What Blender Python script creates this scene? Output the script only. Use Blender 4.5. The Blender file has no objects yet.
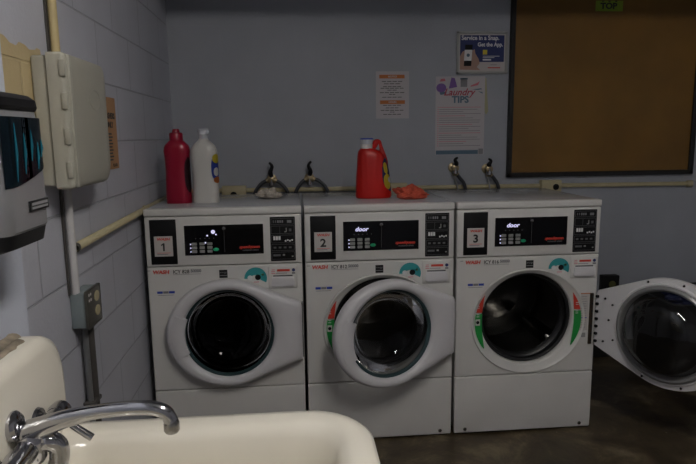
import bpy, bmesh, math, random
from mathutils import Vector, Matrix, Euler, noise
random.seed(7)
SC = bpy.context.scene
COL = SC.collection
PI = math.pi

# ------------------------------------------------------------------ materials
def mat(name, col, rough=0.5, metal=0.0, bump=0.0, bscale=60.0, vary=0.0, vscale=8.0, emis=None, estr=0.0, coat=0.0, spec=0.5):
    m = bpy.data.materials.new(name); m.use_nodes = True
    nt = m.node_tree; b = nt.nodes['Principled BSDF']
    b.inputs['Base Color'].default_value = (*col, 1)
    b.inputs['Roughness'].default_value = rough
    b.inputs['Metallic'].default_value = metal
    b.inputs['Coat Weight'].default_value = coat
    b.inputs['Specular IOR Level'].default_value = spec
    tc = nt.nodes.new('ShaderNodeTexCoord')
    if vary > 0:
        n = nt.nodes.new('ShaderNodeTexNoise'); n.inputs['Scale'].default_value = vscale; n.inputs['Detail'].default_value = 5
        nt.links.new(tc.outputs['Object'], n.inputs['Vector'])
        r = nt.nodes.new('ShaderNodeValToRGB')
        r.color_ramp.elements[0].position = .3; r.color_ramp.elements[1].position = .7
        r.color_ramp.elements[0].color = (*[c * (1 - vary) for c in col], 1)
        r.color_ramp.elements[1].color = (*[min(1, c * (1 + vary * .5)) for c in col], 1)
        nt.links.new(n.outputs['Fac'], r.inputs['Fac']); nt.links.new(r.outputs['Color'], b.inputs['Base Color'])
    if bump > 0:
        n2 = nt.nodes.new('ShaderNodeTexNoise'); n2.inputs['Scale'].default_value = bscale; n2.inputs['Detail'].default_value = 4
        nt.links.new(tc.outputs['Object'], n2.inputs['Vector'])
        bp = nt.nodes.new('ShaderNodeBump'); bp.inputs['Strength'].default_value = bump; bp.inputs['Distance'].default_value = .004
        nt.links.new(n2.outputs['Fac'], bp.inputs['Height']); nt.links.new(bp.outputs['Normal'], b.inputs['Normal'])
    if emis:
        b.inputs['Emission Color'].default_value = (*emis, 1); b.inputs['Emission Strength'].default_value = estr
    return m

def glass_mat(name, tint, ior=1.5):
    m = bpy.data.materials.new(name); m.use_nodes = True
    nt = m.node_tree; nt.nodes.clear()
    o = nt.nodes.new('ShaderNodeOutputMaterial'); mx = nt.nodes.new('ShaderNodeMixShader')
    t = nt.nodes.new('ShaderNodeBsdfTransparent'); t.inputs[0].default_value = (*tint, 1)
    g = nt.nodes.new('ShaderNodeBsdfGlossy'); g.inputs['Roughness'].default_value = .03
    f = nt.nodes.new('ShaderNodeFresnel'); f.inputs['IOR'].default_value = ior
    nt.links.new(f.outputs[0], mx.inputs[0]); nt.links.new(t.outputs[0], mx.inputs[1]); nt.links.new(g.outputs[0], mx.inputs[2])
    nt.links.new(mx.outputs[0], o.inputs[0])
    return m

def block_wall(name, axis, base, mortar_dark=0.0, bstr=0.5, patch=False):
    """painted concrete block: courses from a brick texture on real coordinates"""
    m = bpy.data.materials.new(name); m.use_nodes = True
    nt = m.node_tree; L = nt.links; b = nt.nodes['Principled BSDF']; b.inputs['Roughness'].default_value = .5
    geo = nt.nodes.new('ShaderNodeNewGeometry'); sep = nt.nodes.new('ShaderNodeSeparateXYZ'); L.new(geo.outputs['Position'], sep.inputs[0])
    ax = nt.nodes.new('ShaderNodeMath'); ax.operation = 'ADD'; ax.inputs[1].default_value = 20 * .417 - .05
    L.new(sep.outputs[axis], ax.inputs[0])
    az = nt.nodes.new('ShaderNodeMath'); az.operation = 'ADD'; az.inputs[1].default_value = 2 * .2083 - .168
    L.new(sep.outputs['Z'], az.inputs[0])
    cb = nt.nodes.new('ShaderNodeCombineXYZ'); L.new(ax.outputs[0], cb.inputs[0]); L.new(az.outputs[0], cb.inputs[1])
    br = nt.nodes.new('ShaderNodeTexBrick'); L.new(cb.outputs[0], br.inputs['Vector'])
    br.inputs['Scale'].default_value = 1; br.inputs['Mortar Size'].default_value = .004; br.inputs['Mortar Smooth'].default_value = .4
    br.inputs['Brick Width'].default_value = .417; br.inputs['Row Height'].default_value = .2083
    br.inputs['Color1'].default_value = (*base, 1); br.inputs['Color2'].default_value = (*[c * .97 for c in base], 1)
    br.inputs['Mortar'].default_value = (*[c * (1 - mortar_dark) for c in base], 1)
    ns = nt.nodes.new('ShaderNodeTexNoise'); ns.inputs['Scale'].default_value = 3.5; ns.inputs['Detail'].default_value = 6
    L.new(geo.outputs['Position'], ns.inputs['Vector'])
    mr = nt.nodes.new('ShaderNodeMapRange'); mr.inputs['To Min'].default_value = .86; mr.inputs['To Max'].default_value = 1.1
    L.new(ns.outputs['Fac'], mr.inputs['Value'])
    mul = nt.nodes.new('ShaderNodeVectorMath'); mul.operation = 'MULTIPLY'
    L.new(br.outputs['Color'], mul.inputs[0]); L.new(mr.outputs[0], mul.inputs[1])
    colout = mul.outputs[0]
    if patch:   # bare unpainted patch with a ragged edge (Y -1.25..-0.87, Z up to 1.66)
        n3 = nt.nodes.new('ShaderNodeTexNoise'); n3.inputs['Scale'].default_value = 9; L.new(geo.outputs['Position'], n3.inputs['Vector'])
        def M(op, a, bb, cval=None):
            x = nt.nodes.new('ShaderNodeMath'); x.operation = op
            for i, v in enumerate((a, bb)):
                if isinstance(v, (int, float)): x.inputs[i].default_value = v
                else: L.new(v, x.inputs[i])
            return x.outputs[0]
        nz = M('MULTIPLY', M('SUBTRACT', n3.outputs['Fac'], .5), .10)
        y2 = M('ADD', sep.outputs['Y'], nz); z2 = M('ADD', sep.outputs['Z'], nz)
        a1 = M('MULTIPLY', M('GREATER_THAN', sep.outputs['Y'], -1.092), M('LESS_THAN', y2, -.865))
        a1 = M('MULTIPLY', a1, M('MULTIPLY', M('LESS_THAN', z2, 1.665), M('GREATER_THAN', z2, 1.32)))
        a2 = M('MULTIPLY', M('GREATER_THAN', y2, -1.3), M('LESS_THAN', sep.outputs['Y'], -1.09))
        a2 = M('MULTIPLY', a2, M('MULTIPLY', M('LESS_THAN', z2, 1.665), M('GREATER_THAN', sep.outputs['Z'], 1.625)))
        msk = M('MAXIMUM', a1, a2)
        mx = nt.nodes.new('ShaderNodeMix'); mx.data_type = 'RGBA'
        L.new(msk, mx.inputs[0]); L.new(colout, mx.inputs[6]); mx.inputs[7].default_value = (.50, .40, .22, 1)
        colout = mx.outputs[2]
    L.new(colout, b.inputs['Base Color'])
    nf = nt.nodes.new('ShaderNodeTexNoise'); nf.inputs['Scale'].default_value = 90; nf.inputs['Detail'].default_value = 3
    L.new(geo.outputs['Position'], nf.inputs['Vector'])
    b1 = nt.nodes.new('ShaderNodeBump'); b1.inputs['Strength'].default_value = .25; b1.inputs['Distance'].default_value = .003
    L.new(nf.outputs['Fac'], b1.inputs['Height'])
    inv = nt.nodes.new('ShaderNodeMath'); inv.operation = 'SUBTRACT'; inv.inputs[0].default_value = 1; L.new(br.outputs['Fac'], inv.inputs[1])
    b2 = nt.nodes.new('ShaderNodeBump'); b2.inputs['Strength'].default_value = bstr; b2.inputs['Distance'].default_value = .004
    L.new(inv.outputs[0], b2.inputs['Height']); L.new(b1.outputs[0], b2.inputs['Normal']); L.new(b2.outputs[0], b.inputs['Normal'])
    return m

def floor_mat():
    m = bpy.data.materials.new('worn_concrete'); m.use_nodes = True
    nt = m.node_tree; L = nt.links; b = nt.nodes['Principled BSDF']
    geo = nt.nodes.new('ShaderNodeNewGeometry')
    n1 = nt.nodes.new('ShaderNodeTexNoise'); n1.inputs['Scale'].default_value = 4.2; n1.inputs['Detail'].default_value = 12; n1.inputs['Roughness'].default_value = .74
    n1.inputs['Distortion'].default_value = .6
    L.new(geo.outputs['Position'], n1.inputs['Vector'])
    r = nt.nodes.new('ShaderNodeValToRGB'); e = r.color_ramp.elements
    e[0].position = .36; e[0].color = (.026, .018, .009, 1); e[1].position = .70; e[1].color = (.20, .16, .10, 1)
    x = e.new(.52); x.color = (.070, .051, .027, 1)
    L.new(n1.outputs['Fac'], r.inputs[0])
    n2 = nt.nodes.new('ShaderNodeTexNoise'); n2.inputs['Scale'].default_value = 28; n2.inputs['Detail'].default_value = 4
    L.new(geo.outputs['Position'], n2.inputs['Vector'])
    r2 = nt.nodes.new('ShaderNodeValToRGB'); r2.color_ramp.elements[0].position = .72; r2.color_ramp.elements[1].position = .78
    r2.color_ramp.elements[0].color = (0, 0, 0, 1)
    L.new(n2.outputs['Fac'], r2.inputs[0])
    mx = nt.nodes.new('ShaderNodeMix'); mx.data_type = 'RGBA'; L.new(r2.outputs[0], mx.inputs[0]); L.new(r.outputs[0], mx.inputs[6]); mx.inputs[7].default_value = (.28, .24, .19, 1)
    L.new(mx.outputs[2], b.inputs['Base Color'])
    mr = nt.nodes.new('ShaderNodeMapRange'); mr.inputs['To Min'].default_value = .25; mr.inputs['To Max'].default_value = .6; L.new(n1.outputs['Fac'], mr.inputs['Value']); L.new(mr.outputs[0], b.inputs['Roughness'])
    bp = nt.nodes.new('ShaderNodeBump'); bp.inputs['Strength'].default_value = .3; bp.inputs['Distance'].default_value = .003
    L.new(n2.outputs['Fac'], bp.inputs['Height']); L.new(bp.outputs[0], b.inputs['Normal'])
    return m

M = {}
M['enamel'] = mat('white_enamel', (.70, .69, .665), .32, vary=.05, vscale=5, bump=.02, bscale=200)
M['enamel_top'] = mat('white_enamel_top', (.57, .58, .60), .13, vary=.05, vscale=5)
M['door_white'] = mat('white_door_plastic', (.66, .65, .67), .35)
M['plastic_dark'] = mat('black_plastic', (.007, .007, .008), .45, spec=.2)
M['display'] = mat('black_display_glass', (.003, .003, .004), .12, spec=.3)
M['rubber'] = mat('dark_grey_rubber', (.03, .03, .032), .55, bump=.1)
M['steel'] = mat('drum_stainless', (.17, .165, .155), .24, 1.0, bump=.15, bscale=120)
M['chrome'] = mat('chrome', (.46, .46, .48), .14, 1.0, bump=.04, bscale=30)
M['chrome_dull'] = mat('dull_chrome', (.35, .34, .33), .25, 1.0)
M['glass'] = glass_mat('smoked_glass', (.42, .42, .42), 1.38)
M['glass_clear'] = glass_mat('clear_glass', (.50, .50, .50), 1.65)
M['glass_dark'] = glass_mat('dark_door_glass', (.055, .045, .045), 1.22)
M['paper'] = mat('white_paper', (.56, .53, .51), .7)
M['poster_paper'] = mat('lilac_white_paper', (.53, .505, .515), .7)
M['red_ink'] = mat('red_print', (.62, .05, .03), .5)
M['pink_ink'] = mat('pink_print', (.62, .16, .20), .6)
M['rose_ink'] = mat('rose_print', (.40, .05, .08), .6)
M['orange_ink'] = mat('orange_print', (.50, .15, .03), .6)
M['ink'] = mat('black_print', (.02, .02, .02), .5)
M['grey_ink'] = mat('grey_print', (.22, .22, .23), .6)
M['navy_ink'] = mat('navy_print', (.015, .028, .13), .5)
M['blue_ink'] = mat('blue_print', (.02, .06, .42), .5)
M['teal_ink'] = mat('teal_print', (.03, .30, .31), .5)
M['slate_ink'] = mat('slate_blue_print', (.09, .16, .22), .6)
M['purple_ink'] = mat('purple_print', (.18, .09, .32), .6)
M['yellow_ink'] = mat('yellow_print', (.75, .62, .05), .5)
M['green_ink'] = mat('green_print', (.01, .30, .05), .5)
M['lime'] = mat('lime_label', (.22, .34, .02), .5)
M['white_ink'] = mat('white_print', (.75, .75, .75), .5)
M['led'] = mat('display_digits', (.5, .5, .9), .5, emis=(.75, .72, 1.0), estr=.75)
M['green_key'] = mat('green_key', (.01, .35, .16), .4)
M['key_grey'] = mat('grey_key', (.28, .28, .27), .5)
M['strip_line'] = mat('grey_border', (.12, .12, .125), .5)
M['cream'] = mat('cream_paint', (.50, .44, .27), .55, vary=.12, vscale=12)
M['cream_pale'] = mat('pale_conduit_paint', (.56, .55, .55), .5, vary=.06)
M['yellow_conduit'] = mat('yellowed_conduit', (.52, .42, .21), .5, vary=.1)
M['enclosure'] = mat('grey_beige_plastic', (.38, .37, .31), .45, vary=.06, vscale=6)
M['box_grey'] = mat('blue_grey_steel', (.22, .26, .27), .5, vary=.15)
M['plate_brown'] = mat('bronzed_steel_plate', (.12, .115, .10), .4, .6)
M['pipe_grey'] = mat('galvanised_pipe', (.22, .225, .23), .4, .5)
M['pipe_dark'] = mat('dark_pipe', (.06, .055, .05), .5)
M['porcelain'] = mat('aged_cream_porcelain', (.80, .76, .66), .22, vary=.05, vscale=4, coat=.3)
M['caulk'] = mat('stained_caulk', (.26, .22, .16), .8, vary=.5, vscale=30, bump=.6, bscale=60)
M['disp_grey'] = mat('silver_grey_plastic', (.20, .20, .21), .3, .2)
M['teal_glow'] = mat('painted_teal_gleam', (.008, .10, .14), .2)
M['red_jug'] = mat('orange_red_plastic', (.45, .007, .004), .38, spec=.35)
M['crimson'] = mat('crimson_plastic', (.25, .001, .021), .28)
M['white_plastic'] = mat('white_plastic', (.58, .57, .54), .3)
M['clear_cap'] = mat('frosted_cap', (.50, .52, .56), .25)
M['rag_red'] = mat('red_cloth', (.62, .10, .055), .9, vary=.3, vscale=30, bump=.7, bscale=150)
M['rag_grey'] = mat('grey_beige_lint', (.50, .45, .39), .95, vary=.35, vscale=40, bump=.9, bscale=120)
M['gasket'] = mat('black_gasket', (.008, .008, .009), .45)
M['hose'] = mat('black_rubber_hose', (.035, .037, .045), .4)
M['retainer'] = mat('grey_retainer_ring', (.22, .22, .22), .3)
M['brass'] = mat('tarnished_brass', (.35, .28, .17), .35, .9)
M['black_frame'] = mat('black_frame', (.006, .006, .006), .5)
M['cork'] = mat('brown_board', (.19, .095, .013), .5, vary=.25, vscale=2.5, bump=.15, bscale=180)
M['kraft'] = mat('orange_tan_paper', (.42, .23, .11), .7)
M['skin_print'] = mat('photo_tan_print', (.42, .26, .20), .6)
M['manila'] = mat('yellowed_paper', (.42, .40, .24), .7)
M['tan_frame'] = mat('greenish_white_frame', (.38, .39, .37), .5)
M['blue_bag'] = mat('dark_blue_plastic', (.012, .02, .09), .35, bump=.4, bscale=25)
M['bin_black'] = mat('matte_black_plastic', (.012, .012, .013), .6)
M['hinge_brown'] = mat('dark_bronze', (.07, .05, .035), .4, .6)
M['ceiling'] = mat('ceiling_paint', (.42, .42, .43), .8, bump=.1)
M['soffit'] = mat('soffit_paint', (.40, .41, .44), .8)
M['tube'] = mat('fluorescent_tube', (1, 1, 1), .5, emis=(1.0, .955, .90), estr=76.0)
M['daylight'] = mat('daylight_pane', (.8, .85, .9), .5, emis=(.86, .92, 1.0), estr=2.6)
M['fixture'] = mat('fixture_white', (.7, .7, .68), .5)
M['baseboard'] = mat('black_base_strip', (.014, .013, .012), .45)
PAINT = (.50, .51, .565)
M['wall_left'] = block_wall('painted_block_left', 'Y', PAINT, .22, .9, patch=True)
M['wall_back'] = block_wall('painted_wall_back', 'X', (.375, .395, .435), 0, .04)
M['wall_other'] = block_wall('painted_block_rear', 'X', PAINT, .1, .4)
M['pilaster'] = mat('smooth_painted_plaster', (.47, .50, .58), .45, vary=.06, vscale=3, bump=.15, bscale=70)
M['floor'] = floor_mat()

# ------------------------------------------------------------------ mesh helpers
def obj(name, bm, m, parent=None, smooth=True, ang=35):
    bmesh.ops.recalc_face_normals(bm, faces=bm.faces)
    me = bpy.data.meshes.new(name); bm.to_mesh(me); bm.free()
    o = bpy.data.objects.new(name, me); COL.objects.link(o)
    ms = m if isinstance(m, (list, tuple)) else [m]
    for x in ms: me.materials.append(x)
    if smooth:
        for p in me.polygons: p.use_smooth = True
        me.set_sharp_from_angle(angle=math.radians(ang))
    if parent: o.parent = parent
    return o

def thing(name, label, cat, loc=(0, 0, 0), rot=(0, 0, 0), group=None):
    o = bpy.data.objects.new(name, None); COL.objects.link(o); o.empty_display_size = .05
    o.location = loc; o.rotation_euler = rot; o['label'] = label; o['category'] = cat
    if group: o['group'] = group
    return o
def tag(o, label, cat, group=None):
    o['label'] = label; o['category'] = cat
    if group: o['group'] = group
    return o
def struct(name, bm, m, smooth=False):
    o = obj(name, bm, m, None, smooth); o['kind'] = 'structure'; return o

def box(bm, lo, hi, r=0.0, seg=2, mi=0):
    r0 = bmesh.ops.create_cube(bm, size=1)
    vs = r0['verts']
    for v in vs:
        v.co = Vector([lo[i] + (v.co[i] + .5) * (hi[i] - lo[i]) for i in range(3)])
    fs = set(f for v in vs for f in v.link_faces)
    if r > 0:
        es = list(set(e for v in vs for e in v.link_edges))
        rr = bmesh.ops.bevel(bm, geom=es, offset=r, segments=seg, affect='EDGES', profile=.5)
        fs = set(rr['faces']) | set(f for f in fs if f.is_valid)
    for f in fs:
        if f.is_valid: f.material_index = mi
    return bm
def B(lo, hi, r=0.0, seg=2):
    return box(bmesh.new(), lo, hi, r, seg)

def loft(bm, rings, close=True, cap0=True, cap1=True, mi=0):
    """rings: lists of same-length point lists"""
    V = [[bm.verts.new(p) for p in ring] for ring in rings]
    n = len(V[0])
    for a, b in zip(V[:-1], V[1:]):
        for i in range(n if close else n - 1):
            j = (i + 1) % n
            f = bm.faces.new((a[i], a[j], b[j], b[i])); f.material_index = mi
    if cap0: bm.faces.new(V[0]).material_index = mi
    if cap1: bm.faces.new(V[-1]).material_index = mi
    return V

def tube(bm, pts, r, n=12, cap=True, mi=0):
    pts = [Vector(p) for p in pts]
    rs = r if isinstance(r, (list, tuple)) else [r] * len(pts)
    rings = []; up = None
    for i, p in enumerate(pts):
        t = (pts[min(i + 1, len(pts) - 1)] - pts[max(i - 1, 0)]).normalized()
        if up is None:
            up = Vector((0, 0, 1)) if abs(t.z) < .9 else Vector((1, 0, 0))
        u = (up - t * up.dot(t)).normalized(); w = t.cross(u); up = u
        rings.append([p + (u * math.cos(2 * PI * k / n) + w * math.sin(2 * PI * k / n)) * rs[i] for k in range(n)])
    loft(bm, rings, True, cap, cap, mi); return bm
def curve_pts(ctrl, n=8):
    """Catmull-Rom through the control points"""
    c = [Vector(p) for p in ctrl]; c = [c[0] * 2 - c[1]] + c + [c[-1] * 2 - c[-2]]
    out = []
    for i in range(1, len(c) - 2):
        for k in range(n):
            t = k / n; p0, p1, p2, p3 = c[i - 1:i + 3]
            out.append(.5 * ((2 * p1) + (p2 - p0) * t + (2 * p0 - 5 * p1 + 4 * p2 - p3) * t * t + (3 * p1 - p0 - 3 * p2 + p3) * t ** 3))
    out.append(c[-2]); return out

def lathe_y(bm, prof, cx=0, cz=0, n=64, capend=False):
    """revolve (r, y) about the axis parallel to Y through (cx, cz)"""
    rings = [[(cx + r * math.cos(2 * PI * k / n), y, cz + r * math.sin(2 * PI * k / n)) for k in range(n)] for r, y in prof]
    loft(bm, rings, True, False, capend); return bm
def lathe_z(bm, prof, cx=0, cy=0, n=32, cap=True):
    rings = [[(cx + r * math.cos(2 * PI * k / n), cy + r * math.sin(2 * PI * k / n), z) for k in range(n)] for r, z in prof]
    loft(bm, rings, True, cap, cap); return bm

def sup(a, b, n=36, e=2.5):
    out = []
    for k in range(n):
        t = 2 * PI * k / n; c, s = math.cos(t), math.sin(t)
        out.append((a * math.copysign(abs(c) ** (2 / e), c), b * math.copysign(abs(s) ** (2 / e), s)))
    return out

def text(name, s, size, m, parent, loc, rot=(PI / 2, 0, 0), ext=.0004, align='LEFT', shear=0, sx=1.0, bold=0.0):
    cu = bpy.data.curves.new(name, 'FONT'); cu.body = s; cu.size = size; cu.extrude = ext; cu.align_x = align; cu.shear = shear
    cu.resolution_u = 3; cu.offset = bold
    t = bpy.data.objects.new(name, cu); COL.objects.link(t)
    bpy.context.view_layer.update()
    me = bpy.data.meshes.new_from_object(t.evaluated_get(bpy.context.evaluated_depsgraph_get()))
    bpy.data.objects.remove(t); bpy.data.curves.remove(cu)
    me.name = name
    for v in me.vertices: v.co.x *= sx
    me.materials.clear(); me.materials.append(m)
    o = bpy.data.objects.new(name, me); COL.objects.link(o); o.location = loc; o.rotation_euler = rot
    if parent: o.parent = parent
    return o

def flat(pts3, thick, axis, name, m, parent):
    """thin slab: polygon pts (list of 3D) extruded by thick along axis index"""
    bm = bmesh.new()
    d = Vector((0, 0, 0)); d[axis] = thick
    loft(bm, [[Vector(p) for p in pts3], [Vector(p) + d for p in pts3]])
    return obj(name, bm, m, parent, False)
def disc_pts(cx, cz, r, y, n=20): return [(cx + r * math.cos(2 * PI * k / n), y, cz + r * math.sin(2 * PI * k / n)) for k in range(n)]

# ------------------------------------------------------------------ setting
XW, YB, ZC = -.03, .9015, 3.10
XR, YN = 4.3, -4.2
struct('floor', B((XW - .1, YN - .1, -.1), (XR + .1, YB + .1, 0)), M['floor'])
struct('ceiling', B((XW - .1, YN - .1, ZC), (XR + .1, YB + .1, ZC + .1)), M['ceiling'])
struct('wall_left', B((XW - .12, YN, 0), (XW, YB, ZC)), M['wall_left'])
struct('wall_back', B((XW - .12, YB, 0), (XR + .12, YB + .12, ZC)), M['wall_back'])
struct('wall_right', B((XR, YN, 0), (XR + .12, YB, ZC)), M['wall_other'])
struct('wall_front', B((XW - .12, YN - .12, 0), (XR + .12, YN, ZC)), M['wall_other'])
struct('trim_1', B((XW, YN, 0), (.12, -1.417, ZC), .008, 2), M['pilaster'])      # plastered pier the sink hangs on
struct('trim_2', B((XW, .25, 2.215), (XR, YB, ZC)), M['soffit'])                  # unseen soffit, added and sized to shade the top of the back wall
struct('baseboard_back', B((2.12, YB - .012, 0), (XR, YB, .11), .003, 1), M['baseboard'])  # assumed black strip that darkens the foot of the wall

# fluorescent ceiling fixture
def fixture(label, x, y, z, tm):
    fx = thing('ceiling_light', label, 'ceiling light', (x, y, z), (0, 0, PI / 2))
    if z < ZC - .01:
        for rx in (-.5, .5):
            bm = bmesh.new(); tube(bm, [(rx, 0, 0), (rx, 0, ZC - z)], .006, 10); obj('hanging_rod', bm, M['chrome_dull'], fx)
    obj('housing', B((-.65, -.14, -.05), (.65, .14, 0), .012), M['fixture'], fx)
    for s in (-1, 1):
        bm = bmesh.new(); tube(bm, [(-.6, s * .07, -.075), (.6, s * .07, -.075)], .019, 16); obj('fluorescent_tube', bm, tm, fx)
        for e in (-1, 1):
            obj('tube_holder', B((e * .612 - .012, s * .07 - .022, -.1), (e * .612 + .012, s * .07 + .022, -.045), .003, 1), M['fixture'], fx)
fixture('white hanging fluorescent fixture with two tubes between the camera and the machines', 1.25, -2.25, 2.72, M['tube'])

# ------------------------------------------------------------------ washing machine
MW = .679
HC = (.345, .567)      # centre of the drum opening (x, z)
def outline(N, kind, cx, cz):
    """door outline as points by angle, around (cx, cz): round with a straight-sided hinge wedge to the right"""
    R = .243; out = []
    hx, zt, zb = .326, .128, -.133
    # tangent points from hinge corners to circle
    def tang(px, pz, sgn):
        d = math.hypot(px, pz); a = math.atan2(pz, px); b = math.acos(R / d); return a + sgn * b
    at, ab = tang(hx, zt, 1), tang(hx, zb, -1)
    for k in range(N):
        t = 2 * PI * k / N
        tt = t if t <= PI else t - 2 * PI
        if ab <= tt <= at:
            dx, dz = math.cos(tt), math.sin(tt)
            best = 1e9
            segs = [((hx, zt), (R * math.cos(at), R * math.sin(at))), ((hx, zb), (R * math.cos(ab), R * math.sin(ab))), ((hx, zb), (hx, zt))]
            for (x1, z1), (x2, z2) in segs:
                den = dx * (z2 - z1) - dz * (x2 - x1)
                if abs(den) < 1e-9: continue
                s = (x1 * (z2 - z1) - z1 * (x2 - x1)) / den
                u = (x1 * dz - z1 * dx) / den
                if s > 0 and -1e-6 <= u <= 1 + 1e-6: best = min(best, s)
            r = best if best < 1e8 else R
        else:
            r = R
            c = math.cos(tt)
            if c < 0: r = R + .028 * c * c      # slightly wider to the handle side
        out.append((r, tt))
    return out

def make_door(parent, angle, full_inner, tint='glass'):
    """door built closed around hinge axis; children of the machine are part, details sub-parts"""
    N = 96
    hinge = Vector((.670, -.012, 0))
    door = None
    O = outline(N, 'door', 0, 0)
    RG = .199
    def ring(f, y, base=None):   # f=0 outer outline, 1 glass circle
        pts = []
        for r, t in O:
            rr = r * (1 - f) + RG * f
            pts.append((HC[0] + rr * math.cos(t) - hinge.x, y - hinge.y, HC[1] + rr * math.sin(t)))
        return pts
    def ringabs(R, y): return [(HC[0] + R * math.cos(t) - hinge.x, y - hinge.y, HC[1] + R * math.sin(t)) for r, t in O]
    bm = bmesh.new()
    prof = [(0.02, -.012), (0, -.016), (0, -.036), (.04, -.045), (.14, -.053), (.30, -.0575), (.62, -.058), (.85, -.052), (.96, -.044), (1, -.034)]
    rings = [ring(f, y) for f, y in prof]
    rings += [ringabs(RG + .002, -.020), ringabs(RG + .008, -.004)]
    # back of the ring: raised inner lip and a recessed pan
    rings += [ringabs(RG + .016, .004), ringabs(RG + .021, .004), ringabs(RG + .026, -.006)]
    rings += [ring(.02, -.008)]
    V = loft(bm, rings, True, False, False)
    a, b = V[-1], V[0]
    for i in range(N):
        j = (i + 1) % N; bm.faces.new((a[i], a[j], b[j], b[i]))
    door = obj('door', bm, M['door_white'], parent, True, 40)
    door.location = hinge; door.rotation_euler = (0, 0, angle)
    # glass bowl
    bm = bmesh.new()
    prof = [(RG + .001, -.030), (RG - .012, -.024), (.180, .0), (.168, .035), (.150, .062), (.115, .080), (.06, .088), (.001, .090)]
    loft(bm, [[(HC[0] + r * math.cos(2 * PI * k / N) - hinge.x, y - hinge.y, HC[1] + r * math.sin(2 * PI * k / N)) for k in range(N)] for r, y in prof], True, False, True)
    g = obj('glass_bowl', bm, M[tint], door, True, 60)
    # dark seal around the glass
    bm = bmesh.new(); loft(bm, [ringabs(r, y) for r, y in ((RG + .0015, -.036), (RG - .006, -.034), (RG - .012, -.026), (RG - .010, -.018), (RG + .0015, -.016))], True, False, False)
    obj('glass_seal', bm, mat_seal, door)
    if not full_inner:
        # handle: slightly proud piece on the left of the ring
        bm = bmesh.new(); n = 22; t0, t1 = math.radians(157), math.radians(205)
        def arc(R, y, bowed=0): return [(HC[0] + R * math.cos(t0 + (t1 - t0) * k / n) - hinge.x, y - hinge.y, HC[1] + R * math.sin(t0 + (t1 - t0) * k / n)) for k in range(n + 1)]
        secs = [arc(.248, -.050), arc(.246, -.0595), arc(.238, -.0635), arc(.205, -.0625), arc(.190, -.056), arc(.188, -.046), arc(.2, -.040)]
        loft(bm, secs, False, False, False)
        for side in (0, -1):
            bm.verts.ensure_lookup_table()
            vs = [bm.verts[q * (n + 1) + (0 if side == 0 else n)] for q in range(len(secs))]
            bm.faces.new(vs)
        obj('door_handle', bm, M['door_white'], door, True, 40)
    else:
        # inner face details: screws, hinge pins, rubber bumpers
        for (x, z) in [(.622, .668), (.585, .645), (.600, .570), (.622, .462), (.575, .480)] + [(HC[0] + .233 * math.cos(math.radians(a_)), HC[1] + .233 * math.sin(math.radians(a_))) for a_ in (68, 105, 150, 200, 250, 292)]:
            bm = bmesh.new(); rr = [(.001, -.003), (.0045, -.002), (.005, .001), (.005, .004)]
            loft(bm, [[(x + r * math.cos(2 * PI * k / 12) - hinge.x, -(y) - .004 - hinge.y, z + r * math.sin(2 * PI * k / 12)) for k in range(12)] for r, y in rr], True, True, False)
            obj('screw', bm, M['plastic_dark'], door)
        for q in range(7):
            z = .672 - q * .036
            obj('hinge_bumper', B((.652 - hinge.x, -.008 - hinge.y, z - .006), (.666 - hinge.x, .004 - hinge.y, z + .006), .002, 1), M['plastic_dark'], door)
        bm = bmesh.new()
        loft(bm, [ringabs(r, y) for r, y in ((RG + .015, -.004), (RG + .012, .010), (RG + .004, .016), (RG - .003, .014), (RG - .008, .004), (RG - .014, -.01))], True, False, False)
        obj('bowl_retainer', bm, M['retainer'], door)
    return door

mat_seal = mat('teal_black_seal', (.02, .045, .05), .3)

def crescent(side, z_hi, z_lo):
    """points on the bezel ring: crescent between z_hi and z_lo on the left (-1) or right (+1)"""
    cx, cz = .3485, .5595
    def pt(r, z):
        dz = z - cz; dx = math.sqrt(max(r * r - dz * dz, 0)); return (cx + side * dx, z)
    n = 12; outr = []; inr = []
    for k in range(n + 1):
        z = z_hi + (z_lo - z_hi) * k / n
        u = min(1, abs(z - .556) / .128)
        outr.append(pt(.2575 - .009 * u * u, z)); inr.append(pt(.2235 + .023 * u ** 2.2, z))
    return outr + inr[::-1]

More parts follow.
